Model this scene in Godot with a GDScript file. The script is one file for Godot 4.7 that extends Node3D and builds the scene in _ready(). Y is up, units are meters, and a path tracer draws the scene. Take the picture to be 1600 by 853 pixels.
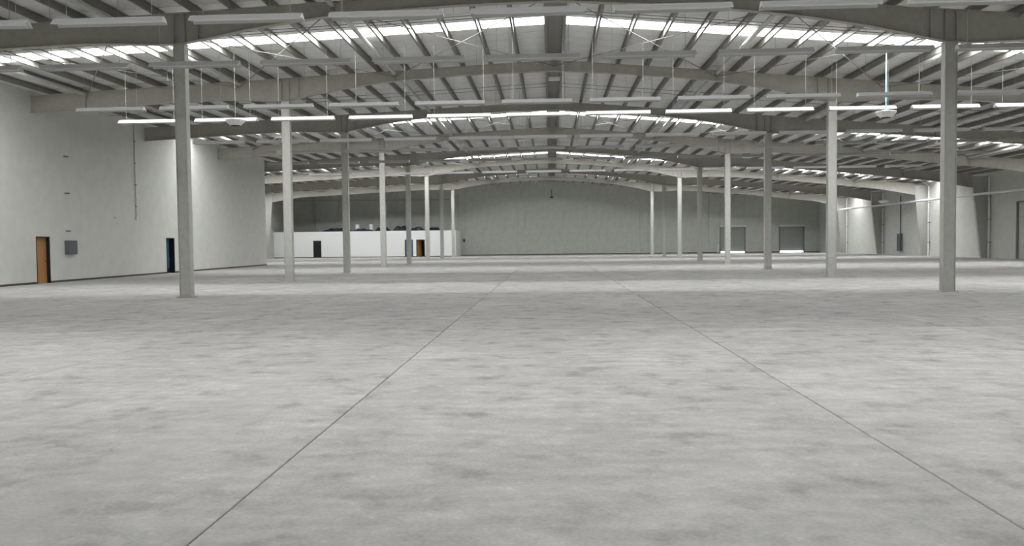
extends Node3D
# Empty steel-framed warehouse. Camera stands at z = 0 and looks along -z; the roof ridge runs along z.

const RIDGE_X := 0.25
const ROOF_Y := 9.655          # underside of the roof sheets at the ridge
const TOP_Y := 9.42            # top of the rafters at the ridge
const SLOPE_L := 0.046
const SLOPE_R := 0.086
const COL_L := -11.485
const COL_R := 11.979
const BACK_Z := -104.1
const FRONT_Z := 5.0
const WALL_R := 34.4
const WALL_L := -23.0          # inner face of the office partition
const FAR_L := -34.4
const PART_END := -63.9
const STRIPS := [-9.2, -29.3, -49.85, -72.1, -91.3]   # centres of the rooflight strips
const FRAMES := [-14.75, -24.75, -34.75, -44.75, -54.75, -64.75, -74.75, -84.75, -94.75]
const ORD := ["nearest", "second", "third", "fourth", "fifth", "sixth", "seventh", "eighth", "ninth", "tenth", "eleventh", "twelfth", "thirteenth", "fourteenth", "fifteenth"]

var M := {}
var counts := {}
var rng := RandomNumberGenerator.new()

func _ready():
	rng.seed = 7
	# ---- camera
	var cam := Camera3D.new()
	cam.name = "camera"
	cam.position = Vector3(0, 1.614, 0)
	cam.rotation = Vector3(-0.03793, 0.04796, -0.01118)
	cam.fov = rad_to_deg(2.0 * atan(426.5 / 1250.0))
	cam.far = 400.0
	add_child(cam)
	cam.current = true
	# ---- sky and exposure
	var we := WorldEnvironment.new()
	we.name = "world_environment"
	var env := Environment.new()
	env.background_mode = Environment.BG_SKY
	var sky := Sky.new()
	var sm := ProceduralSkyMaterial.new()
	sm.sky_top_color = Color(0.82, 0.85, 0.9)
	sm.sky_horizon_color = Color(0.88, 0.91, 0.95)
	sm.ground_bottom_color = Color(0.55, 0.55, 0.54)
	sm.ground_horizon_color = Color(0.88, 0.91, 0.95)
	sm.sky_energy_multiplier = 4.0
	sm.ground_energy_multiplier = 2.0
	sky.sky_material = sm
	env.sky = sky
	env.ambient_light_source = Environment.AMBIENT_SOURCE_DISABLED
	env.tonemap_mode = Environment.TONE_MAPPER_LINEAR
	env.tonemap_exposure = 1.85
	env.sdfgi_enabled = true
	env.ssao_enabled = true
	env.ssil_enabled = true
	we.environment = env
	add_child(we)
	# ---- daylight of the rooflight strips: one soft panel under each translucent strip, per slope
	for z in STRIPS:
		for side in [-1, 1]:
			var x0: float = RIDGE_X + side * 0.34
			var x1: float = strip_end(z, side)
			var l := AreaLight3D.new()
			l.name = "rooflight_daylight"
			var len := absf(x1 - x0) - 0.1
			l.area_size = Vector2(len, strip_w(z) - 0.06)
			l.area_normalize_energy = false
			l.light_energy = 3.0
			l.light_color = Color(0.99, 0.99, 0.99)
			l.shadow_enabled = true
			add_child(l, true)
			var s: float = SLOPE_L if side < 0 else SLOPE_R
			var ang: float = atan(s) * (1.0 if side < 0 else -1.0)
			var mid := (x0 + x1) * 0.5
			# local -z points down, local x along the slope
			var b := Basis(Vector3(cos(ang), sin(ang), 0), Vector3(0, 0, -1), Vector3(-sin(ang), cos(ang), 0))
			l.transform = Transform3D(b, Vector3(mid, roof(mid) - 0.008, z))
	materials()
	build_floor()
	build_roof()
	build_walls()
	build_frames()
	build_doors()
	build_cabin()
	build_lights()
	build_fittings()

# ------------------------------------------------------------------ helpers
func roof(x: float) -> float:
	var d := x - RIDGE_X
	return ROOF_Y - (d * SLOPE_R if d > 0.0 else -d * SLOPE_L)

func top(x: float) -> float:
	return roof(x) - (ROOF_Y - TOP_Y)

func depth(x: float) -> float:
	var d := absf(x - RIDGE_X)
	var t := [[0.0, 0.47], [3.2, 0.385], [5.5, 0.4], [7.3, 0.46], [9.4, 0.64], [11.6, 0.96], [12.2, 0.96], [14.5, 0.7], [17.3, 0.56], [22.0, 0.55], [25.5, 0.62], [30.0, 0.74], [34.8, 1.25]]
	if x < RIDGE_X:
		# the left-hand outer bays are a little deeper
		t[7][1] = 0.76
		t[8][1] = 0.73
		t[9][1] = 0.73
		t[10][1] = 0.74
	for i in range(t.size() - 1):
		if d <= t[i + 1][0]:
			return lerpf(t[i][1], t[i + 1][1], (d - t[i][0]) / (t[i + 1][0] - t[i][0]))
	return 1.25

# the strip over the foreground is a wider sheet
func strip_w(z: float) -> float:
	return 1.1 if z > -15.0 else 1.0

func strip_end(z: float, side: int) -> float:
	if side > 0:
		return WALL_R - 0.1
	return (WALL_L + 0.1) if z > PART_END else (FAR_L + 0.1)

func st_new() -> SurfaceTool:
	var st := SurfaceTool.new()
	st.begin(Mesh.PRIMITIVE_TRIANGLES)
	return st

func tri(st: SurfaceTool, a: Vector3, b: Vector3, c: Vector3, out: Vector3, uv := []):
	var n := (c - a).cross(b - a)
	var flip := n.dot(out) < 0.0
	n = n.normalized() * (-1.0 if flip else 1.0)
	var v := [a, c, b] if flip else [a, b, c]
	var t := []
	if uv.size() == 3:
		t = [uv[0], uv[2], uv[1]] if flip else uv
	for i in 3:
		st.set_normal(n)
		if t.size() == 3:
			st.set_uv(t[i])
		st.add_vertex(v[i])

func quad(st: SurfaceTool, a: Vector3, b: Vector3, c: Vector3, d: Vector3, out: Vector3):
	tri(st, a, b, c, out)
	tri(st, a, c, d, out)

func box(st: SurfaceTool, lo: Vector3, hi: Vector3):
	var p := [Vector3(lo.x, lo.y, lo.z), Vector3(hi.x, lo.y, lo.z), Vector3(hi.x, hi.y, lo.z), Vector3(lo.x, hi.y, lo.z), Vector3(lo.x, lo.y, hi.z), Vector3(hi.x, lo.y, hi.z), Vector3(hi.x, hi.y, hi.z), Vector3(lo.x, hi.y, hi.z)]
	quad(st, p[0], p[1], p[2], p[3], Vector3(0, 0, -1))
	quad(st, p[4], p[5], p[6], p[7], Vector3(0, 0, 1))
	quad(st, p[0], p[1], p[5], p[4], Vector3(0, -1, 0))
	quad(st, p[3], p[2], p[6], p[7], Vector3(0, 1, 0))
	quad(st, p[0], p[3], p[7], p[4], Vector3(-1, 0, 0))
	quad(st, p[1], p[2], p[6], p[5], Vector3(1, 0, 0))

# extrude a polygon given in the plane (ux, uy) along dir
func extrude(st: SurfaceTool, pts: Array, o: Vector3, ux: Vector3, uy: Vector3, dir: Vector3):
	var poly := PackedVector2Array(pts)
	var area := 0.0
	var n := poly.size()
	for i in n:
		area += poly[i].cross(poly[(i + 1) % n])
	var sgn := 1.0 if area > 0.0 else -1.0
	for i in n:
		var a := poly[i]
		var b := poly[(i + 1) % n]
		var e := b - a
		var out := (ux * e.y - uy * e.x) * sgn
		var A := o + ux * a.x + uy * a.y
		var B := o + ux * b.x + uy * b.y
		quad(st, A, B, B + dir, A + dir, out)
	var idx := Geometry2D.triangulate_polygon(poly)
	for i in range(0, idx.size(), 3):
		var q := []
		for j in 3:
			var t := poly[idx[i + j]]
			q.append(o + ux * t.x + uy * t.y)
		tri(st, q[0], q[1], q[2], -dir)
		tri(st, q[0] + dir, q[1] + dir, q[2] + dir, dir)

# straight bar of square section between two points
func bar(st: SurfaceTool, a: Vector3, b: Vector3, r: float, sides := 4):
	var d := (b - a).normalized()
	var u := d.cross(Vector3.UP if absf(d.y) < 0.9 else Vector3.RIGHT).normalized()
	var v := d.cross(u).normalized()
	var pts := []
	for i in sides:
		var t := TAU * (i + 0.5) / sides
		pts.append(Vector2(cos(t), sin(t)) * r)
	extrude(st, pts, a, u, v, b - a)

# lathe about y: profile of (radius, y)
func lathe(st: SurfaceTool, prof: Array, o := Vector3.ZERO, sides := 20):
	for i in range(prof.size() - 1):
		var p: Vector2 = prof[i]
		var q: Vector2 = prof[i + 1]
		for k in sides:
			var t0 := TAU * k / sides
			var t1 := TAU * (k + 1) / sides
			var c0 := Vector3(cos(t0), 0, sin(t0))
			var c1 := Vector3(cos(t1), 0, sin(t1))
			var e := q - p
			var cm := (c0 + c1).normalized()
			var out := cm * e.y - Vector3.UP * e.x
			var a := o + c0 * p.x + Vector3.UP * p.y
			var b := o + c1 * p.x + Vector3.UP * p.y
			var c := o + c1 * q.x + Vector3.UP * q.y
			var d := o + c0 * q.x + Vector3.UP * q.y
			if p.x > 0.0001:
				tri(st, a, b, c, out)
			if q.x > 0.0001:
				tri(st, a, c, d, out)

func numbered(called: String) -> String:
	var n: int = counts.get(called, 0)
	counts[called] = n + 1
	return called if n == 0 else "%s_%03d" % [called, n]

func obj(called: String, st: SurfaceTool, m: Material, parent: Node = null) -> MeshInstance3D:
	return inst(called, st.commit(), m, parent)

func inst(called: String, mesh: Mesh, m: Material, parent: Node = null) -> MeshInstance3D:
	var o := MeshInstance3D.new()
	o.mesh = mesh
	o.material_override = m
	o.cast_shadow = GeometryInstance3D.SHADOW_CASTING_SETTING_ON
	if parent == null:
		o.name = numbered(called)
		add_child(o, true)
	else:
		o.name = called
		parent.add_child(o, true)
	return o

func thing(called: String, label: String, category: String, at := Vector3.ZERO, group := "", kind := "") -> Node3D:
	var o := Node3D.new()
	o.name = numbered(called)
	add_child(o, true)
	o.position = at
	tag(o, label, category, group, kind)
	return o

func tag(o: Node, label: String, category: String, group := "", kind := ""):
	o.set_meta("label", label)
	o.set_meta("category", category)
	if group != "":
		o.set_meta("group", group)
	if kind != "":
		o.set_meta("kind", kind)

func mat(c: Color, rough := 0.6, metal := 0.0) -> StandardMaterial3D:
	var m := StandardMaterial3D.new()
	m.albedo_color = c
	m.roughness = rough
	m.metallic = metal
	return m

func noise_tex(freq: float, lo: Color, hi: Color, seed_: int, size := 512, octaves := 4) -> NoiseTexture2D:
	var n := FastNoiseLite.new()
	n.seed = seed_
	n.frequency = freq
	n.fractal_octaves = octaves
	var t := NoiseTexture2D.new()
	t.width = size
	t.height = size
	t.seamless = true
	t.noise = n
	var g := Gradient.new()
	g.set_color(0, lo)
	g.set_color(1, hi)
	t.color_ramp = g
	return t

func tri_mat(tex: Texture2D, scale: float, rough := 0.6, metal := 0.0) -> StandardMaterial3D:
	var m := mat(Color.WHITE, rough, metal)
	m.albedo_texture = tex
	m.uv1_triplanar = true
	m.uv1_world_triplanar = true
	m.uv1_scale = Vector3.ONE * scale
	return m

func g8(v: float) -> Color:
	return Color(v, v, v)

# ------------------------------------------------------------------ materials
func materials():
	M.steel = tri_mat(noise_tex(0.02, Color(0.72, 0.72, 0.7), Color(0.77, 0.77, 0.75), 11), 0.4, 0.6)
	M.rafter = tri_mat(noise_tex(0.02, Color(0.67, 0.66, 0.63), Color(0.72, 0.71, 0.68), 12), 0.3, 0.85)
	M.rafter.metallic_specular = 0.2
	M.galv = tri_mat(noise_tex(0.05, Color(0.47, 0.465, 0.44), Color(0.54, 0.535, 0.51), 13), 0.8, 0.5)
	M.sheet = tri_mat(noise_tex(0.01, Color(0.86, 0.86, 0.855), Color(0.90, 0.90, 0.895), 14), 0.25, 0.5)
	M.wall = tri_mat(noise_tex(0.012, Color(0.83, 0.835, 0.815), Color(0.865, 0.87, 0.85), 15), 0.2, 0.75)
	M.clad = tri_mat(noise_tex(0.012, Color(0.74, 0.75, 0.725), Color(0.79, 0.80, 0.775), 16), 0.2, 0.55)
	M.cabin = mat(Color(0.96, 0.965, 0.96), 0.6)
	M.enamel = mat(Color(0.75, 0.755, 0.75), 0.25)
	M.tube = mat(Color(0.92, 0.92, 0.9), 0.15)
	M.dark = mat(Color(0.11, 0.105, 0.125), 0.5)
	M.black = mat(Color(0.06, 0.06, 0.065), 0.6)
	M.brass = mat(Color(0.75, 0.75, 0.76), 0.25, 1.0)
	M.skirting = mat(Color(0.32, 0.28, 0.26), 0.6)
	M.joint = mat(Color(0.3, 0.3, 0.29), 0.9)
	M.panel_grey = mat(Color(0.385, 0.395, 0.415), 0.5)
	M.wire = mat(Color(0.66, 0.66, 0.64), 0.4)
	M.blue_rod = mat(Color(0.62, 0.80, 0.92), 0.35)
	M.blue_door = mat(Color(0.25, 0.43, 0.56), 0.4)
	M.tarp = tri_mat(noise_tex(0.03, Color(0.09, 0.1, 0.17), Color(0.14, 0.155, 0.27), 17), 0.6, 0.5)
	M.shutter = mat(Color(0.62, 0.64, 0.615), 0.45)
	M.white = mat(Color(0.92, 0.92, 0.92), 0.4)
	M.outside = mat(Color(0.75, 0.75, 0.73), 0.9)
	M.wood = wood_mat()
	M.floor = []
	var f := floor_texture()
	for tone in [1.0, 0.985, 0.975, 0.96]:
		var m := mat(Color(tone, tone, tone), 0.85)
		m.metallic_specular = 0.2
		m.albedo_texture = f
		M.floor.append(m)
	var g := StandardMaterial3D.new()
	g.albedo_color = Color(0.9, 0.93, 0.95)
	g.roughness = 0.4
	g.emission_enabled = true
	g.emission = Color(0.99, 0.995, 0.995)
	g.emission_energy_multiplier = 3.0
	M.skylight = g

func wood_mat() -> StandardMaterial3D:
	var n := FastNoiseLite.new()
	n.seed = 5
	n.frequency = 0.02
	var im := Image.create(256, 256, false, Image.FORMAT_RGB8)
	for y in 256:
		for x in 256:
			var v := n.get_noise_2d(x * 6.0, y * 0.5) * 0.5 + 0.5
			im.set_pixel(x, y, Color(0.66, 0.47, 0.27).lerp(Color(0.76, 0.56, 0.34), v))
	return tri_mat(ImageTexture.create_from_image(im), 1.0, 0.4)

# trowelled concrete: broad cloudy patches, smaller stains, scuffs and fine grain
func floor_texture() -> ImageTexture:
	var size := 2048
	var layers := []
	for s in [[21, 0.0018, 3], [22, 0.009, 5], [23, 0.03, 4], [24, 0.15, 2]]:
		var n := FastNoiseLite.new()
		n.seed = s[0]
		n.frequency = s[1]
		n.fractal_octaves = s[2]
		if s[0] == 22:
			n.domain_warp_enabled = true
			n.domain_warp_amplitude = 60.0
			n.domain_warp_frequency = 0.004
		layers.append(n.get_seamless_image(size, size, false, false, 0.1, true).get_data())
	# trowel streaks, drawn out along x
	var sn := FastNoiseLite.new()
	sn.seed = 25
	sn.frequency = 0.022
	sn.fractal_octaves = 4
	var si := sn.get_seamless_image(512, size, false, false, 0.1, true)
	si.resize(size, size, Image.INTERPOLATE_CUBIC)
	var e: PackedByteArray = si.get_data()
	var data := PackedByteArray()
	data.resize(size * size * 3)
	var a: PackedByteArray = layers[0]
	var b: PackedByteArray = layers[1]
	var c: PackedByteArray = layers[2]
	var d: PackedByteArray = layers[3]
	var j := 0
	for i in size * size:
		var patch := float(b[i])
		var v := 176.0 + (a[i] - 128) * 0.06 + (patch - 128.0) * 0.07 + (c[i] - 128) * 0.06 + (d[i] - 128) * 0.06 + (e[i] - 128) * 0.08
		if patch < 88.0:
			v -= (88.0 - patch) * 0.22
		if c[i] > 190:
			v += (c[i] - 190) * 0.3
		if d[i] < 40 and e[i] < 110:
			v -= (40 - d[i]) * 0.9
		data[j] = int(v)
		data[j + 1] = int(v - 1.0)
		data[j + 2] = int(v - 4.0)
		j += 3
	return ImageTexture.create_from_image(Image.create_from_data(size, size, false, Image.FORMAT_RGB8, data))

# ------------------------------------------------------------------ floor
func build_floor():
	var f := thing("floor", "grey trowelled concrete floor with saw-cut slab joints", "floor", Vector3.ZERO, "", "structure")
	var st := st_new()
	box(st, Vector3(FAR_L, -0.4, BACK_Z), Vector3(WALL_R + 0.25, -0.03, FRONT_Z))
	obj("joint_bed", st, M.joint, f)
	var zs := [FRONT_Z, -4.1]
	for z in FRAMES:
		zs.append(z + 0.9)
	zs[2] = -14.85
	zs.append(BACK_Z)
	var xs := [FAR_L]
	var x := 2.605 - 4.583 * 8
	while x < WALL_R - 1.0:
		if x > FAR_L + 0.5:
			xs.append(x)
		x += 4.583
	xs.append(WALL_R)
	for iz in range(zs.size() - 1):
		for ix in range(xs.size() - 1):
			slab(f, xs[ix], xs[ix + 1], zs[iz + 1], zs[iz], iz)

func slab(f: Node3D, x0: float, x1: float, z0: float, z1: float, row: int):
	var g := 0.006
	x0 += g; x1 -= g; z0 += g; z1 -= g
	var st := st_new()
	var c := 0.006
	var o := Vector2(rng.randf(), rng.randf())
	var s := 1.0 / 13.0
	var ring := [Vector3(x0, 0, z0), Vector3(x1, 0, z0), Vector3(x1, 0, z1), Vector3(x0, 0, z1)]
	var inn := [Vector3(x0 + c, 0, z0 + c), Vector3(x1 - c, 0, z0 + c), Vector3(x1 - c, 0, z1 - c), Vector3(x0 + c, 0, z1 - c)]
	var uvf := func(p: Vector3) -> Vector2: return Vector2(p.x * s, p.z * s) + o
	var faces := [[inn[0], inn[1], inn[2], Vector3.UP], [inn[0], inn[2], inn[3], Vector3.UP]]
	for i in 4:
		var k := (i + 1) % 4
		var lo0: Vector3 = ring[i] - Vector3(0, c, 0)
		var lo1: Vector3 = ring[k] - Vector3(0, c, 0)
		var out: Vector3 = (ring[i] + ring[k]) * 0.5 - (ring[0] + ring[2]) * 0.5
		faces.append([inn[i], inn[k], lo1, Vector3.UP])
		faces.append([inn[i], lo1, lo0, Vector3.UP])
		faces.append([lo0, lo1, lo1 - Vector3(0, 0.05, 0), out])
		faces.append([lo0, lo1 - Vector3(0, 0.05, 0), lo0 - Vector3(0, 0.05, 0), out])
	for q in faces:
		tri(st, q[0], q[1], q[2], q[3], [uvf.call(q[0]), uvf.call(q[1]), uvf.call(q[2])])
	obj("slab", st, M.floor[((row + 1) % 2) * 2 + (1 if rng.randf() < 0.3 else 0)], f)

# ------------------------------------------------------------------ roof
func build_roof():
	var c := thing("ceiling", "underside of the pitched sheet roof on steel purlins with bright rooflight strips", "roof", Vector3.ZERO, "", "structure")
	# edges of the sheets along z, with the rooflights in their places
	var cuts := []
	var z := FRONT_Z
	var marks := []
	for s in STRIPS:
		marks.append([s + strip_w(s) * 0.5, s - strip_w(s) * 0.5])
	marks.append([BACK_Z - 0.5, BACK_Z - 0.5])
	for m in marks:
		var n := maxi(1, int(round((z - m[0]) / 1.0)))
		for i in n:
			cuts.append([lerpf(z, m[0], float(i) / n), lerpf(z, m[0], float(i + 1) / n), false])
		if m[0] > m[1]:
			cuts.append([m[0], m[1], true])
		z = m[1]
	for q in cuts:
		for side in [-1, 1]:
			roof_sheet(c, q[0], q[1], side, q[2])
	# ridge capping in darker grey, shade of the slot put into its colour
	var st := st_new()
	var w := 0.34
	extrude(st, [Vector2(-w, -w * SLOPE_L), Vector2(0, 0), Vector2(w, -w * SLOPE_R), Vector2(w, 0.06), Vector2(0, 0.1), Vector2(-w, 0.06)], Vector3(RIDGE_X, ROOF_Y, FRONT_Z), Vector3.RIGHT, Vector3.UP, Vector3(0, 0, BACK_Z - FRONT_Z - 0.5))
	obj("ridge_cap", st, M.galv, c)
	# purlins: Z sections running the length of the building
	for side in [-1, 1]:
		var k := 0
		while true:
			var x: float = RIDGE_X + side * (0.30 + 1.22 * k)
			k += 1
			if x > WALL_R - 0.2 or x < FAR_L + 0.2:
				break
			var z0 := FRONT_Z
			if x < WALL_L:
				z0 = PART_END
			var p := st_new()
			var hgt := ROOF_Y - TOP_Y - 0.02
			var t := 0.01
			var fl := 0.075 if k > 1 else 0.09
			var sd := float(side)
			var yb := top(x) + 0.004
			var pts := [Vector2(0, 0), Vector2(fl * sd, 0), Vector2(fl * sd, 0.02), Vector2((fl - t) * sd, 0.02), Vector2((fl - t) * sd, t), Vector2(t * sd, t), Vector2(t * sd, hgt), Vector2(-(fl - t) * sd, hgt), Vector2(-(fl - t) * sd, hgt - t), Vector2(0, hgt - t)]
			extrude(p, pts, Vector3(x, yb, z0), Vector3.RIGHT, Vector3.UP, Vector3(0, 0, BACK_Z + 0.1 - z0))
			obj("purlin", p, M.galv, c)
	# bridging rods between the purlins
	var bz := [-19.6, -20.4, -27.45, -27.8, -39.9, -40.8, -47.6, -48.0, -59.6, -60.4, -68.0, -68.4, -79.8, -80.6]
	for zz in bz:
		for side in [-1, 1]:
			var b := st_new()
			var x1 := strip_end(zz, side)
			bar(b, Vector3(RIDGE_X + side * 0.35, top(RIDGE_X + side * 0.35) + 0.06, zz), Vector3(x1, top(x1) + 0.06, zz), 0.014)
			obj("bridging_rod", b, M.galv, c)
	# longitudinal strut tubes and bracing rods
	for k in [-4, -3, -2, -1, 1, 2, 3, 4]:
		var x: float = RIDGE_X + 6.9 * k
		var zb := FRONT_Z if x > WALL_L else PART_END
		var b := st_new()
		bar(b, Vector3(x, top(x) - 0.1, zb), Vector3(x, top(x) - 0.1, BACK_Z), 0.085, 10)
		obj("strut_tube", b, M.steel, c)
	for bay in [[-24.75, -34.75], [-44.75, -54.75], [-64.75, -74.75], [-84.75, -94.75]]:
		for k in range(-5, 5):
			var xa: float = RIDGE_X + 6.9 * k
			var xb := xa + 6.9
			if xa < FAR_L or xb > WALL_R + 1.0 or (xa < WALL_L and bay[0] > PART_END):
				continue
			for q in [[xa, xb], [xb, xa]]:
				var b := st_new()
				bar(b, Vector3(q[0], top(q[0]) - 0.2, bay[0]), Vector3(q[1], top(q[1]) - 0.24, bay[1]), 0.016)
				obj("brace_rod", b, M.galv, c)

func roof_sheet(c: Node3D, za: float, zb: float, side: int, light: bool):
	var x0: float = RIDGE_X + side * 0.32
	var x1: float = (WALL_R + 0.3) if side > 0 else (FAR_L - 0.3)
	if side < 0 and za > PART_END + 0.5:
		x1 = WALL_L - 0.5
	var w := absf(zb - za)
	var st := st_new()
	var s := 1.0 if side > 0 else -1.0
	var dir := Vector3(x1 - x0, roof(x1) - roof(x0), 0)
	var pts := []
	if light:
		pts = [Vector2(0, 0), Vector2(w, 0), Vector2(w, 0.05), Vector2(0, 0.05)]
	else:
		# a flat pan with one raised rib at the lap
		pts = [Vector2(0.0, 0), Vector2(w * 0.94, 0), Vector2(w * 0.955, 0.03), Vector2(w * 0.985, 0.03), Vector2(w, 0.0), Vector2(w, 0.06), Vector2(0, 0.06)]
	extrude(st, pts, Vector3(x0, roof(x0), za), Vector3(0, 0, -1), Vector3.UP, dir)
	obj("skylight_sheet" if light else "roof_sheet", st, M.skylight if light else M.sheet, c)

# ------------------------------------------------------------------ walls
func build_walls():
	# office partition on the left, with two door openings
	var st := st_new()
	var h := roof(WALL_L)
	var xo := WALL_L - 0.4
	var ops := [[-34.8, -35.78], [-46.98, -48.02]]
	var z := FRONT_Z
	for o in ops:
		box(st, Vector3(xo, 0, o[0]), Vector3(WALL_L, h, z))
		box(st, Vector3(xo, 2.13, o[1]), Vector3(WALL_L, h, o[0]))
		z = o[1]
	box(st, Vector3(xo, 0, PART_END), Vector3(WALL_L, h, z))
	var w := obj("wall_left", st, M.wall)
	tag(w, "tall off-white plastered wall with two doors on the left", "wall", "", "structure")
	st = st_new()
	z = FRONT_Z
	for o in ops:
		box(st, Vector3(WALL_L, 0, o[0] + 0.02), Vector3(WALL_L + 0.025, 0.09, z))
		z = o[1] - 0.02
	box(st, Vector3(WALL_L, 0, PART_END), Vector3(WALL_L + 0.025, 0.09, z))
	var b := obj("baseboard_left", st, M.skirting)
	tag(b, "dark brown skirting strip along the foot of the left wall", "skirting", "", "structure")
	# return of the partition and the outer wall behind it
	st = st_new()
	extrude(st, [Vector2(FAR_L, 0), Vector2(xo, 0), Vector2(xo, roof(xo)), Vector2(FAR_L, roof(FAR_L))], Vector3(0, 0, PART_END), Vector3.RIGHT, Vector3.UP, Vector3(0, 0, 0.4))
	tag(obj("wall_return", st, M.wall), "off-white wall turning left behind the corner of the left wall", "wall", "", "structure")
	st = st_new()
	box(st, Vector3(FAR_L - 0.3, 0, BACK_Z - 0.4), Vector3(FAR_L, roof(FAR_L) , PART_END))
	tag(obj("wall_far_left", st, M.clad), "grey clad outer wall beyond the white cabin", "wall", "", "structure")
	# right wall, with an opening for the shutter
	st = st_new()
	h = roof(WALL_R)
	box(st, Vector3(WALL_R, 0, -56.6), Vector3(WALL_R + 0.25, h, FRONT_Z))
	box(st, Vector3(WALL_R, 4.17, -60.8), Vector3(WALL_R + 0.25, h, -56.6))
	box(st, Vector3(WALL_R, 0, BACK_Z - 0.4), Vector3(WALL_R + 0.25, h, -60.8))
	tag(obj("wall_right", st, M.wall), "pale grey side wall behind the tapered columns on the right", "wall", "", "structure")
	# wall behind the camera
	st = st_new()
	extrude(st, [Vector2(WALL_L, 0), Vector2(WALL_R, 0), Vector2(WALL_R, roof(WALL_R)), Vector2(RIDGE_X, ROOF_Y), Vector2(WALL_L, roof(WALL_L))], Vector3(0, 0, FRONT_Z), Vector3.RIGHT, Vector3.UP, Vector3(0, 0, 0.3))
	tag(obj("wall_front", st, M.clad), "grey clad gable wall behind the viewer", "wall", "", "structure")
	# back gable of wide and narrow panels
	var wb := thing("wall_back", "grey clad gable wall at the far end of the hall", "wall", Vector3.ZERO, "", "structure")
	var xs := [FAR_L, -27.75, -26.85, -19.85, -18.95, -11.95, -11.05, -4.15, -3.22, 3.65, 4.7, 11.6, 12.6, 19.5, 20.4, 21.85, 25.0, 27.4, 28.3, 29.36, 32.42, WALL_R]
	for i in range(xs.size() - 1):
		var a: float = xs[i]
		var c: float = xs[i + 1]
		var lo := 0.0
		if absf(a - 21.85) < 0.01 or absf(a - 29.36) < 0.01:
			lo = 3.3
		var pts := [Vector2(a + 0.012, lo), Vector2(c - 0.012, lo), Vector2(c - 0.012, roof(c))]
		if a < RIDGE_X and c > RIDGE_X:
			pts.append(Vector2(RIDGE_X, ROOF_Y))
		pts.append(Vector2(a + 0.012, roof(a)))
		var p := st_new()
		extrude(p, pts, Vector3(0, 0, BACK_Z), Vector3.RIGHT, Vector3.UP, Vector3(0, 0, -0.15))
		obj("panel", p, M.clad, wb)
	var bk := st_new()
	for q in [[FAR_L, 21.85], [25.0, 29.36], [32.42, WALL_R]]:
		box(bk, Vector3(q[0], 0, BACK_Z - 0.22), Vector3(q[1], 4.0, BACK_Z - 0.15))
	extrude(bk, [Vector2(FAR_L, 4.0), Vector2(WALL_R, 4.0), Vector2(WALL_R, roof(WALL_R)), Vector2(RIDGE_X, ROOF_Y), Vector2(FAR_L, roof(FAR_L))], Vector3(0, 0, BACK_Z - 0.15), Vector3.RIGHT, Vector3.UP, Vector3(0, 0, -0.07))
	obj("backing", bk, M.clad, wb)
	st = st_new()
	for q in [[-11.6, 21.85], [25.0, 29.36], [32.42, WALL_R]]:
		box(st, Vector3(q[0], 0, BACK_Z), Vector3(q[1], 0.1, BACK_Z + 0.03))
	tag(obj("baseboard_back", st, M.skirting), "dark skirting strip along the foot of the far wall", "skirting", "", "structure")
	# ground outside the far wall, seen under the shutters
	st = st_new()
	box(st, Vector3(15, -0.3, BACK_Z - 30), Vector3(45, -0.02, BACK_Z - 0.25))
	tag(obj("yard_ground", st, M.outside), "sunlit concrete yard seen under the far roller shutters", "ground", "", "structure")

# ------------------------------------------------------------------ frames
func i_poly(dx: float, fw: float, tf: float, tw: float) -> Array:
	# I section in plan: depth dx along x (web in the x direction), flange width fw along z
	var a := dx * 0.5
	var b := fw * 0.5
	var t := tw * 0.5
	return [Vector2(-a, -b), Vector2(-a + tf, -b), Vector2(-a + tf, -t), Vector2(a - tf, -t), Vector2(a - tf, -b), Vector2(a, -b), Vector2(a, b), Vector2(a - tf, b), Vector2(a - tf, t), Vector2(-a + tf, t), Vector2(-a + tf, b), Vector2(-a, b)]

func build_frames():
	for i in range(FRAMES.size()):
		var z: float = FRAMES[i]
		if i > 0:
			column(COL_L, z, "left", i - 1)
			column(COL_R, z, "right", i - 1)
		rafter(z, i)
	for i in range(4, FRAMES.size()):
		tapered(1, FRAMES[i], i)
	for i in range(6, FRAMES.size()):
		tapered(-1, FRAMES[i], i)

func column(x: float, z: float, side: String, i: int):
	var names := ["nearest", "second nearest", "third nearest", "fourth nearest", "fifth nearest", "sixth nearest", "second farthest", "farthest"]
	var t := thing("steel_column", "grey steel column, %s in the %s-hand row of the hall" % [names[i], side], "column", Vector3(x, 0, z), "steel columns of the %s row" % side)
	var st := st_new()
	var bot := top(x) - depth(x)
	extrude(st, i_poly(0.36, 0.26, 0.02, 0.016), Vector3(0, 0.025, 0), Vector3.RIGHT, Vector3(0, 0, 1), Vector3(0, bot - 0.05, 0))
	# the web is boxed in with cover plates between the flanges
	box(st, Vector3(-0.16, 0.025, 0.085), Vector3(0.16, bot - 0.03, 0.1))
	obj("shaft", st, M.steel, t)
	st = st_new()
	box(st, Vector3(-0.24, 0, -0.19), Vector3(0.24, 0.025, 0.19))
	obj("base_plate", st, M.steel, t)
	st = st_new()
	box(st, Vector3(-0.21, bot - 0.025, -0.15), Vector3(0.21, bot - 0.002, 0.15))
	obj("cap_plate", st, M.steel, t)

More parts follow.
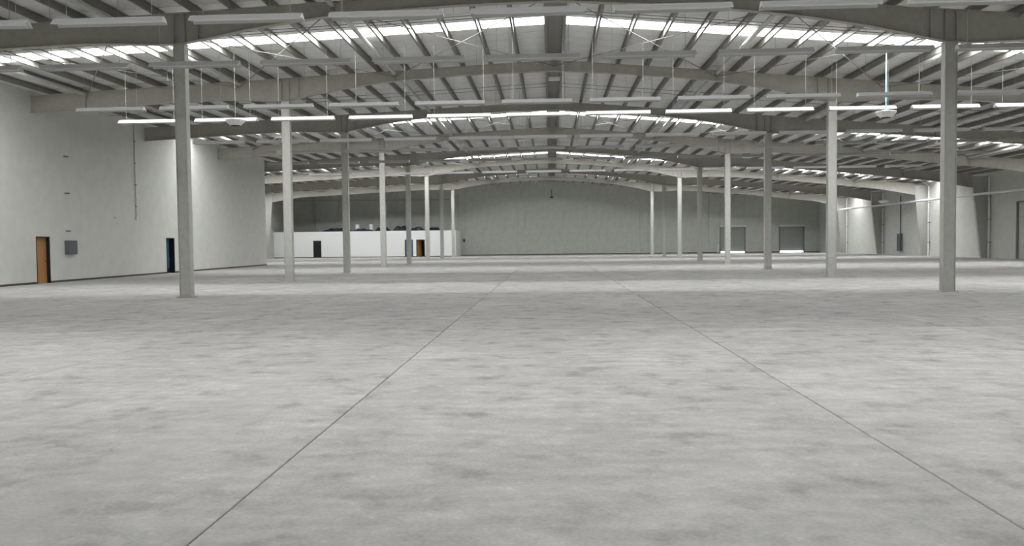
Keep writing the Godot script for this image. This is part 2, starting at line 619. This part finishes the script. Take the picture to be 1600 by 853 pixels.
func rafter(z: float, i: int):
	var names := ["overhead, just ahead of the viewer", "nearest in view", "second in view", "third in view", "fourth in view", "fifth in view", "sixth in view", "seventh in view", "farthest, before the end wall"]
	var t := thing("roof_rafter", "deep grey steel rafter arching across the hall, %s" % names[i], "beam", Vector3(0, 0, z), "roof rafters")
	var xl := WALL_L + 0.02 if z > PART_END else (FAR_L + 0.05 if i < 6 else FAR_L + 1.17)
	var xr := WALL_R - (0.05 if i < 4 else 1.17)
	var xs := [xl]
	var x := -34.0
	while x < xr - 0.1:
		if x > xl + 0.1:
			xs.append(x)
		x += 0.75
	xs.append(RIDGE_X)
	xs.append(xr)
	xs.sort()
	var web := st_new()
	var bf := st_new()
	var tf := st_new()
	for k in range(xs.size() - 1):
		var a: float = xs[k]
		var b: float = xs[k + 1]
		var ta := top(a)
		var tb := top(b)
		var ba := ta - depth(a)
		var bb := tb - depth(b)
		extrude(web, [Vector2(a, ba + 0.018), Vector2(b, bb + 0.018), Vector2(b, tb - 0.018), Vector2(a, ta - 0.018)], Vector3(0, 0, -0.006), Vector3.RIGHT, Vector3.UP, Vector3(0, 0, 0.012))
		extrude(bf, [Vector2(a, ba), Vector2(b, bb), Vector2(b, bb + 0.018), Vector2(a, ba + 0.018)], Vector3(0, 0, -0.11), Vector3.RIGHT, Vector3.UP, Vector3(0, 0, 0.22))
		extrude(tf, [Vector2(a, ta - 0.018), Vector2(b, tb - 0.018), Vector2(b, tb), Vector2(a, ta)], Vector3(0, 0, -0.11), Vector3.RIGHT, Vector3.UP, Vector3(0, 0, 0.22))
	obj("web", web, M.rafter, t)
	obj("bottom_flange", bf, M.rafter, t)
	obj("top_flange", tf, M.rafter, t)
	for sx in [COL_L - 0.17, COL_L + 0.17, COL_R - 0.17, COL_R + 0.17, COL_L + 0.6, COL_R - 0.6, RIDGE_X, -20.45, -6.65, 7.15, 20.95, 27.85]:
		if sx < xl:
			continue
		var st := st_new()
		box(st, Vector3(sx - 0.008, top(sx) - depth(sx) + 0.018, -0.1), Vector3(sx + 0.008, top(sx) - 0.018, 0.1))
		obj("stiffener", st, M.rafter, t)

func tapered(side: int, z: float, i: int):
	var nm := {4: "nearest, at the edge of view", 5: "beside the nearest sunlit patch", 6: "between the two sunlit patches, nearer one", 7: "between the two sunlit patches, farther one", 8: "beside the farthest sunlit patch"}
	var lb: String = "tapered steel wall column on the right wall, " + nm[i]
	if side < 0:
		lb = "tapered steel wall column above the white cabin, " + ["nearest", "middle", "farthest"][i - 6]
	var t := thing("tapered_column", lb, "column", Vector3(0, 0, z), "tapered wall columns")
	var s := float(side)
	var xw := (WALL_R if side > 0 else FAR_L) - s * 0.01
	var yt := top(xw)
	var y1 := yt - 1.2
	var d0 := 0.55
	var d1 := 1.15
	var web := st_new()
	extrude(web, [Vector2(xw - s * 0.02, 0.02), Vector2(xw - s * (d0 - 0.02), 0.02), Vector2(xw - s * (d1 - 0.02), y1), Vector2(xw - s * (d1 - 0.02), yt - 0.05), Vector2(xw - s * 0.02, yt - 0.05)], Vector3(0, 0, -0.006), Vector3.RIGHT, Vector3.UP, Vector3(0, 0, 0.012))
	obj("web", web, M.steel, t)
	var f := st_new()
	box(f, Vector3(minf(xw, xw - s * 0.02), 0.02, -0.13), Vector3(maxf(xw, xw - s * 0.02), yt - 0.05, 0.13))
	obj("outer_flange", f, M.steel, t)
	f = st_new()
	extrude(f, [Vector2(xw - s * d0, 0.02), Vector2(xw - s * (d0 - 0.02), 0.02), Vector2(xw - s * (d1 - 0.02), y1), Vector2(xw - s * d1, y1)], Vector3(0, 0, -0.13), Vector3.RIGHT, Vector3.UP, Vector3(0, 0, 0.26))
	obj("inner_flange", f, M.steel, t)
	f = st_new()
	box(f, Vector3(minf(xw, xw - s * (d0 + 0.06)), 0, -0.17), Vector3(maxf(xw, xw - s * (d0 + 0.06)), 0.02, 0.17))
	obj("base_plate", f, M.steel, t)

# ------------------------------------------------------------------ doors
func build_doors():
	side_door("door_1", "brown wooden door in a black frame in the left wall", -34.8, -35.78, 0.14, M.wood)
	side_door("door_2", "blue door deep in a black frame in the left wall", -46.98, -48.02, 0.3, M.blue_door)
	shutter("door_3", "roller shutter in the far wall, the one nearer the middle, lit gap below", 21.85, 25.0)
	shutter("door_4", "roller shutter in the far wall, the one nearer the right corner, lit gap below", 29.36, 32.42)
	# shutter in the right wall
	var t := thing("door_5", "tall roller shutter in the right wall at the edge of view", "door", Vector3(WALL_R, 0, -58.7), "", "structure")
	var st := st_new()
	curtain(st, 4.17, 2.1, Vector3(0.12, 0, 0), Vector3(0, 0, 1), Vector3(-1, 0, 0), -0.03)
	obj("curtain", st, M.wall, t)
	st = st_new()
	for s in [-1, 1]:
		box(st, Vector3(-0.03, 0, s * 2.1 - 0.06), Vector3(0.16, 4.25, s * 2.1 + 0.06))
	box(st, Vector3(-0.03, 4.15, -2.1), Vector3(0.16, 4.25, 2.1))
	obj("frame", st, M.galv, t)
	st = st_new()
	box(st, Vector3(-0.04, 3.86, -1.75), Vector3(0.02, 3.93, -1.2))
	obj("handle", st, M.white, t)

func side_door(called: String, label: String, za: float, zb: float, rec: float, leaf: Material):
	var t := thing(called, label, "door", Vector3(WALL_L, 0, za), "", "structure")
	var w := za - zb
	var st := st_new()
	var f := 0.05
	box(st, Vector3(-0.4, 0, -f), Vector3(0.012, 2.13, 0))
	box(st, Vector3(-0.4, 0, -w), Vector3(0.012, 2.13, -w + f))
	box(st, Vector3(-0.4, 2.13 - f, -w), Vector3(0.012, 2.13, 0))
	obj("frame", st, M.dark, t)
	st = st_new()
	box(st, Vector3(-rec - 0.045, 0.0, -w + f), Vector3(-rec, 2.13 - f, -f))
	var l := obj("leaf", st, leaf, t)
	st = st_new()
	bar(st, Vector3(-rec, 1.02, -w + f + 0.09), Vector3(-rec + 0.05, 1.02, -w + f + 0.09), 0.012, 8)
	bar(st, Vector3(-rec + 0.05, 1.02, -w + f + 0.08), Vector3(-rec + 0.05, 1.02, -w + f + 0.22), 0.01, 8)
	obj("handle", st, M.brass, l)
	if called == "door_2":
		st = st_new()
		box(st, Vector3(-rec, 0.02, -w + f + 0.01), Vector3(-rec + 0.006, 0.3, -f - 0.01))
		obj("kick_plate", st, M.dark, l)

# corrugated curtain of a roller shutter: height from y0 to h, half width hw along u, facing n
func curtain(st: SurfaceTool, h: float, hw: float, o: Vector3, u: Vector3, n: Vector3, y0: float):
	var pts := [Vector2(-0.03, y0)]
	var k := int((h - y0) / 0.1)
	for i in k:
		var y := y0 + (h - y0) * i / k
		var dy := (h - y0) / k
		pts.append(Vector2(0.0, y))
		pts.append(Vector2(0.018, y + dy * 0.3))
		pts.append(Vector2(0.018, y + dy * 0.7))
		pts.append(Vector2(0.0, y + dy * 0.95))
	pts.append(Vector2(-0.03, h))
	extrude(st, pts, o - u * hw, n, Vector3.UP, u * hw * 2.0)

func shutter(called: String, label: String, xa: float, xb: float):
	var mid := (xa + xb) * 0.5
	var hw := (xb - xa) * 0.5
	var t := thing(called, label, "door", Vector3(mid, 0, BACK_Z), "", "structure")
	var st := st_new()
	curtain(st, 3.3, hw - 0.02, Vector3(0, 0, -0.1), Vector3.RIGHT, Vector3(0, 0, 1), 0.17)
	obj("curtain", st, M.shutter, t)
	st = st_new()
	for s in [-1, 1]:
		box(st, Vector3(s * hw - 0.07, 0, -0.14), Vector3(s * hw + 0.07, 3.3, 0.05))
	obj("guide_rail", st, M.galv, t)
	st = st_new()
	box(st, Vector3(-hw - 0.1, 3.28, 0.0), Vector3(hw + 0.1, 3.52, 0.35))
	obj("hood", st, M.wall, t)

# ------------------------------------------------------------------ white cabin at the far left
func build_cabin():
	var zf := -98.2
	var xr := -11.62
	var h := 3.23
	var t := thing("cabin", "low white cabin with three doors at the far left of the hall", "cabin")
	var ops := [[-29.4, -28.4], [-17.93, -16.93], [-16.5, -15.45]]
	var st := st_new()
	var x := FAR_L + 0.02
	for o in ops:
		box(st, Vector3(x, 0, zf - 0.12), Vector3(o[0], h, zf))
		box(st, Vector3(o[0], 2.12, zf - 0.12), Vector3(o[1], h, zf))
		x = o[1]
	box(st, Vector3(x, 0, zf - 0.12), Vector3(xr, h, zf))
	box(st, Vector3(xr - 0.12, 0, BACK_Z + 0.02), Vector3(xr, h, zf - 0.12))
	obj("wall", st, M.cabin, t)
	st = st_new()
	box(st, Vector3(FAR_L + 0.02, h - 0.12, BACK_Z + 0.02), Vector3(xr - 0.12, h, zf - 0.12))
	obj("roof", st, M.galv, t)
	st = st_new()
	x = FAR_L + 0.02
	for o in ops:
		box(st, Vector3(x, 0, zf), Vector3(o[0], 0.08, zf + 0.02))
		x = o[1]
	box(st, Vector3(x, 0, zf), Vector3(xr, 0.08, zf + 0.02))
	obj("skirting", st, M.skirting, t)
	for i in 3:
		st = st_new()
		var o: Array = ops[i]
		for s in [o[0], o[1] - 0.05]:
			box(st, Vector3(s, 0, zf - 0.16), Vector3(s + 0.05, 2.12, zf + 0.012))
		box(st, Vector3(o[0], 2.07, zf - 0.16), Vector3(o[1], 2.12, zf + 0.012))
		obj("door_frame", st, M.dark, t)
	# the doorways: a black sheet painted for the dark inside, a blue leaf set back, a brown leaf standing half open inwards
	st = st_new()
	box(st, Vector3(-29.34, 0.01, zf - 0.1), Vector3(-28.46, 2.06, zf - 0.05))
	obj("door_infill", st, M.black, t).set_meta("label", "black sheet painted for the dark inside of an open doorway")
	st = st_new()
	box(st, Vector3(-17.87, 0.01, zf - 0.11), Vector3(-16.99, 2.06, zf - 0.06))
	obj("door_infill", st, M.blue_door, t).set_meta("label", "blue door leaf")
	st = st_new()
	box(st, Vector3(0, 0.01, -0.9), Vector3(0.045, 2.06, 0))
	var l := obj("door_infill", st, M.wood, t)
	l.set_meta("label", "brown wooden door leaf standing half open")
	l.position = Vector3(-16.43, 0, zf - 0.17)
	l.rotation.y = deg_to_rad(-26)
	# dark blue tarpaulin bundles and two white drums stored on its roof
	var spans := [[-28.4, -24.62, 0.34, "left of the two white drums"], [-21.75, -19.9, 0.42, "just right of the two white drums"], [-19.5, -17.6, 0.46, "third from the left"], [-17.35, -15.55, 0.4, "second from the right"], [-15.3, -13.6, 0.28, "rightmost of the heap"]]
	for i in spans.size():
		var q: Array = spans[i]
		heap(q[0], q[1], h, zf - 1.5, zf - 0.2, q[2] * 1.55, 40 + i, "dark blue tarpaulin bundle on the cabin roof, " + q[3])
	heap(-24.55, -21.82, h, zf - 0.62, zf - 0.13, 0.36, 50, "dark blue tarpaulin bundle on the cabin roof in front of the white drums")
	var dl := ["left", "right"]
	var dx := [-24.03, -22.27]
	for i in 2:
		var d := thing("drum", "white plastic drum on the cabin roof, %s one of two" % dl[i], "drum", Vector3(dx[i], h, zf - 0.98), "white drums on the cabin roof")
		st = st_new()
		lathe(st, [Vector2(0, 0), Vector2(0.27, 0), Vector2(0.29, 0.03), Vector2(0.29, 0.3), Vector2(0.275, 0.32), Vector2(0.275, 0.35), Vector2(0.29, 0.37), Vector2(0.29, 0.76), Vector2(0.27, 0.8), Vector2(0, 0.8)])
		obj("body", st, M.white, d)
		st = st_new()
		lathe(st, [Vector2(0, 0.8), Vector2(0.305, 0.8), Vector2(0.305, 0.85), Vector2(0.25, 0.875), Vector2(0, 0.88)])
		obj("lid", st, M.white, d)

func heap(x0: float, x1: float, y: float, z0: float, z1: float, hh: float, seed_: int, label: String):
	var n := FastNoiseLite.new()
	n.seed = seed_
	n.frequency = 0.55
	var st := st_new()
	var nx := 26
	var nz := 10
	var p := func(i: int, j: int) -> Vector3:
		var u := float(i) / nx
		var v := float(j) / nz
		var xx := lerpf(x0, x1, u)
		var zz := lerpf(z0, z1, v)
		var e: float = pow(clampf(sin(PI * u) * 1.6, 0, 1), 0.6) * pow(clampf(sin(PI * v) * 1.5, 0, 1), 0.5)
		var hgt: float = hh * e * (0.62 + 0.55 * n.get_noise_2d(xx * 1.4, zz * 1.4) + 0.25 * n.get_noise_2d(xx * 5.0, zz * 5.0))
		return Vector3(xx, y + maxf(0.0, hgt), zz)
	for i in nx:
		for j in nz:
			quad(st, p.call(i, j), p.call(i + 1, j), p.call(i + 1, j + 1), p.call(i, j + 1), Vector3.UP)
	quad(st, Vector3(x0, y, z0), Vector3(x1, y, z0), Vector3(x1, y, z1), Vector3(x0, y, z1), Vector3.DOWN)
	tag(obj("tarpaulin", st, M.tarp), label, "tarpaulin", "tarpaulin bundles on the cabin roof")

# ------------------------------------------------------------------ hanging batten lights
func build_lights():
	var rows := [[-17.1, -4, 3, "nearest"], [-21.3, -5, 4, "second"], [-27.95, -5, 5, "third"], [-30.75, -5, 6, "fourth"], [-37.3, -5, 7, "fifth"], [-41.6, -5, 8, "sixth"], [-47.25, -5, 8, "seventh"], [-55.4, -5, 8, "farthest"]]
	var nth := ["leftmost", "second from left", "third from left", "fourth from left", "fifth from left", "sixth from left", "seventh from left", "eighth from left", "ninth from left", "tenth from left", "eleventh from left", "twelfth from left", "thirteenth from left", "fourteenth from left"]
	var proto := batten(0.0)
	var wire := st_new()
	bar(wire, Vector3.ZERO, Vector3.UP, 0.006)
	var wire_mesh := wire.commit()
	for r in rows:
		for k in range(r[1], r[2] + 1):
			var o: Node3D
			var bent: bool = r[3] == "sixth" and k == 4
			o = batten(0.13) if bent else proto.duplicate()
			o.name = numbered("batten_light")
			add_child(o, true)
			var x: float = -0.41 + 3.03 * k
			o.position = Vector3(x, 6.43, r[0])
			var lb := "white hanging batten light, %s in the %s row" % [nth[k - r[1]], r[3]]
			if bent:
				lb = "white hanging batten light sagging at its middle, in the sixth row"
			tag(o, lb, "light fitting", "hanging batten lights")
			for s in [-0.95, 0.95]:
				var w := MeshInstance3D.new()
				w.name = "wire"
				w.mesh = wire_mesh
				w.material_override = M.wire
				o.add_child(w, true)
				w.position = Vector3(s, 0.145, 0)
				w.scale = Vector3(1, roof(x + s) - 6.43 - 0.145, 1)
	proto.free()

func batten(sag: float) -> Node3D:
	var o := Node3D.new()
	var half := 1.22
	var segs := [[Vector3(-half, 0, 0), Vector3(half * 2, 0, 0)]]
	if sag > 0.0:
		segs = [[Vector3(-half, 0, 0), Vector3(half, -sag, 0)], [Vector3(0, -sag, 0), Vector3(half, sag, 0)]]
	var spine := st_new()
	var refl := st_new()
	var z := Vector3(0, 0, 1)
	for s in segs:
		extrude(spine, [Vector2(-0.045, 0.119), Vector2(0.045, 0.119), Vector2(0.045, 0.135), Vector2(0.035, 0.145), Vector2(-0.035, 0.145), Vector2(-0.045, 0.135)], s[0], z, Vector3.UP, s[1])
		# folded reflector: two wings with a rolled lip
		extrude(refl, [Vector2(-0.15, 0), Vector2(-0.14, 0), Vector2(-0.06, 0.105), Vector2(0.06, 0.105), Vector2(0.14, 0), Vector2(0.15, 0), Vector2(0.15, 0.012), Vector2(0.065, 0.119), Vector2(-0.065, 0.119), Vector2(-0.15, 0.012)], s[0], z, Vector3.UP, s[1])
	inst("spine", spine.commit(), M.enamel, o)
	var rf := inst("reflector", refl.commit(), M.enamel, o)
	for zz in [-0.05, 0.05]:
		var t := st_new()
		for s in segs:
			bar(t, s[0] + Vector3(0.0, 0.05, zz) + s[1] * 0.02, s[0] + Vector3(0.0, 0.05, zz) + s[1] * 0.98, 0.014, 6)
		inst("tube", t.commit(), M.tube, rf)
	for e in [-half, half - 0.01]:
		var c := st_new()
		extrude(c, [Vector2(-0.11, 0.03), Vector2(0.11, 0.03), Vector2(0.06, 0.105), Vector2(-0.06, 0.105)], Vector3(e, 0, 0), z, Vector3.UP, Vector3(0.01, 0, 0))
		inst("end_cap", c.commit(), M.enamel, rf)
	return o

# ------------------------------------------------------------------ other fittings
func build_fittings():
	pendant(Vector3(-11.95, 6.3, -30.2), "white bowl-shaped hanging lamp on the left, beside the bright row of battens", M.wire, 0.006)
	pendant(Vector3(12.36, 6.15, -30.2), "white bowl-shaped hanging lamp on a pale blue rod near the right column", M.blue_rod, 0.024)
	pendant(Vector3(25.9, 4.43, -63.6), "small white bowl-shaped hanging lamp near the right wall, farthest", M.wire, 0.012)
	# box under the ridge
	var t := thing("ridge_light_box", "small white box light hung under the roof ridge", "light fitting", Vector3(RIDGE_X, 8.82, -36.0))
	var st := st_new()
	box(st, Vector3(-0.25, 0, -0.12), Vector3(0.25, 0.13, 0.12))
	obj("body", st, M.white, t)
	st = st_new()
	for s in [-0.2, 0.2]:
		bar(st, Vector3(s, 0.145, 0), Vector3(s, roof(RIDGE_X + s) - 8.82, 0), 0.008)
	obj("hanger", st, M.wire, t)
	# on the left wall
	t = thing("switch_box", "grey electrical box on the left wall right of the brown door", "electrical box", Vector3(WALL_L, 1.29, -37.3))
	st = st_new()
	box(st, Vector3(0, 0, -0.38), Vector3(0.16, 0.66, 0.38))
	obj("body", st, M.panel_grey, t)
	st = st_new()
	box(st, Vector3(0.16, 0.02, -0.36), Vector3(0.172, 0.64, 0.36))
	obj("cover", st, M.panel_grey, t)
	var hb := [["lowest", 2.4], ["middle", 4.2], ["highest", 5.94]]
	for q in hb:
		t = thing("wall_bracket", "small dark bracket on the left wall above the grey box, %s of three" % q[0], "bracket", Vector3(WALL_L, q[1], -37.2), "brackets on the left wall")
		st = st_new()
		box(st, Vector3(0, -0.02, -0.17), Vector3(0.02, 0.02, 0.17))
		obj("rail", st, M.panel_grey, t)
		st = st_new()
		for s in [-0.13, 0.0, 0.13]:
			box(st, Vector3(0.02, -0.015, s - 0.02), Vector3(0.07, 0.03, s + 0.02))
		obj("hook", st, M.panel_grey, t)
	t = thing("conduit", "thin grey vertical conduit on the left wall between the doors", "conduit", Vector3(WALL_L, 3.13, -43.55))
	st = st_new()
	bar(st, Vector3(0.035, 0.12, 0), Vector3(0.035, 5.3, 0), 0.03, 8)
	obj("pipe", st, M.wall, t)
	st = st_new()
	for y in [0.7, 1.9, 3.1, 4.3]:
		box(st, Vector3(0, y, -0.05), Vector3(0.07, y + 0.04, 0.05))
	obj("clip", st, M.panel_grey, t)
	st = st_new()
	box(st, Vector3(0, 0, -0.07), Vector3(0.08, 0.14, 0.07))
	obj("outlet_box", st, M.white, t)
	t = thing("wall_outlet", "small white outlet on the left wall left of the conduit", "outlet", Vector3(WALL_L, 3.1, -41.35))
	st = st_new()
	box(st, Vector3(0, 0, -0.08), Vector3(0.04, 0.14, 0.08))
	obj("plate", st, M.white, t)
	st = st_new()
	box(st, Vector3(0.04, 0.04, -0.04), Vector3(0.052, 0.1, 0.04))
	obj("socket", st, M.panel_grey, t)
	# right wall: pipe run on hangers, tall cabinet with conduit
	t = thing("service_pipe", "long pale pipe running along the right wall at half height", "pipe", Vector3(33.1, 4.95, 0))
	st = st_new()
	bar(st, Vector3(0, 0, -52), Vector3(0, 0, -97.5), 0.095, 12)
	obj("pipe", st, M.white, t)
	for z in [-58.0, -64.75, -74.75, -84.75, -94.75]:
		st = st_new()
		box(st, Vector3(0.06, -0.05, z - 0.03), Vector3(0.34 if z < -60.0 else 1.3, 0.0, z + 0.03))
		obj("bracket", st, M.galv, t)
	t = thing("electrical_cabinet", "tall dark electrical cabinet on the right wall under a conduit", "electrical cabinet", Vector3(WALL_R, 0.37, -80.3))
	st = st_new()
	box(st, Vector3(-0.25, 0, -0.38), Vector3(0, 1.7, 0.38))
	obj("body", st, M.panel_grey, t)
	st = st_new()
	box(st, Vector3(-0.265, 0.03, -0.35), Vector3(-0.25, 1.67, 0.35))
	obj("cover", st, M.panel_grey, t)
	st = st_new()
	bar(st, Vector3(-0.06, 1.7, 0), Vector3(-0.06, 5.4, 0), 0.045, 8)
	obj("conduit", st, M.panel_grey, t)
	var dn := ["beside the bright wall patch nearest the viewer", "just right of the tall dark cabinet", "just left of the tall dark cabinet", "nearest the far corner"]
	for i in 4:
		t = thing("downpipe", "white rainwater pipe on the right wall, " + dn[i], "pipe", Vector3(WALL_R - 0.14, 0, -64.32 - 10.0 * i), "rainwater pipes on the right wall")
		st = st_new()
		bar(st, Vector3(0, 0.0, 0), Vector3(0, 6.3, 0), 0.075, 10)
		obj("pipe", st, M.white, t)
		for y in [1.2, 3.0, 4.8]:
			st = st_new()
			box(st, Vector3(-0.085, y, -0.085), Vector3(0.14, y + 0.05, 0.085))
			obj("clip", st, M.galv, t)
	# end wall
	t = thing("wind_post", "slim pale steel post standing against the far wall behind the cabin", "post", Vector3(-30.85, 0, BACK_Z + 0.2))
	st = st_new()
	extrude(st, i_poly(0.3, 0.3, 0.02, 0.016), Vector3(0, 3.24, 0), Vector3.RIGHT, Vector3(0, 0, 1), Vector3(0, top(-30.85) - 3.3, 0))
	obj("shaft", st, M.steel, t)
	st = st_new()
	box(st, Vector3(-0.2, 3.23, -0.19), Vector3(0.2, 3.25, 0.19))
	obj("base_plate", st, M.steel, t)
	t = thing("wall_pipe", "thin pale pipe running level across the far wall above the cabin", "pipe", Vector3(0, 7.33, BACK_Z + 0.5))
	st = st_new()
	bar(st, Vector3(-33.6, 0.06, 0), Vector3(-13.0, -0.05, 0), 0.05, 8)
	obj("pipe", st, M.wire, t)
	for x in [-32.0, -27.3, -22.5, -17.8, -13.4]:
		st = st_new()
		box(st, Vector3(x - 0.03, -0.02, -0.5), Vector3(x + 0.03, 0.02, 0))
		obj("bracket", st, M.galv, t)
	t = thing("siren", "small dark fitting high on the far wall under the ridge", "siren", Vector3(0.26, 7.42, BACK_Z))
	st = st_new()
	box(st, Vector3(-0.2, -0.08, 0), Vector3(0.2, 0.08, 0.22))
	obj("body", st, M.dark, t)
	st = st_new()
	box(st, Vector3(-0.05, 0.08, 0), Vector3(0.05, 1.0, 0.05))
	obj("conduit", st, M.panel_grey, t)
	t = thing("socket_box", "small dark box on the far wall just right of the cabin", "electrical box", Vector3(-11.2, 1.75, BACK_Z))
	st = st_new()
	box(st, Vector3(-0.13, 0, 0), Vector3(0.13, 0.4, 0.15))
	obj("body", st, M.panel_grey, t)
	st = st_new()
	box(st, Vector3(-0.11, 0.02, 0.15), Vector3(0.11, 0.38, 0.16))
	obj("cover", st, M.dark, t)
	t = thing("bollard", "pale bollard beside the nearer roller shutter in the far wall", "bollard", Vector3(21.45, 0, BACK_Z + 0.5))
	st = st_new()
	lathe(st, [Vector2(0, 0), Vector2(0.08, 0), Vector2(0.08, 1.05), Vector2(0.05, 1.12), Vector2(0, 1.13)])
	obj("post", st, M.white, t)

func pendant(at: Vector3, label: String, rod: Material, r: float):
	var t := thing("pendant_lamp", label, "lamp", at, "bowl-shaped hanging lamps")
	var st := st_new()
	# flared bowl, wide at the rim
	lathe(st, [Vector2(0.17, -0.1), Vector2(0.2, -0.1), Vector2(0.385, 0.08), Vector2(0.39, 0.11), Vector2(0.36, 0.12), Vector2(0.2, 0.14), Vector2(0.08, 0.18), Vector2(0.0, 0.18)], Vector3.ZERO, 8)
	obj("bowl", st, M.white, t)
	st = st_new()
	lathe(st, [Vector2(0, -0.115), Vector2(0.165, -0.115), Vector2(0.175, -0.095), Vector2(0.0, -0.095)], Vector3.ZERO, 16)
	obj("lens", st, M.black, t)
	st = st_new()
	bar(st, Vector3(0, 0.18, 0), Vector3(0, roof(at.x) - at.y - 0.02, 0), r, 8)
	obj("rod", st, rod, t)
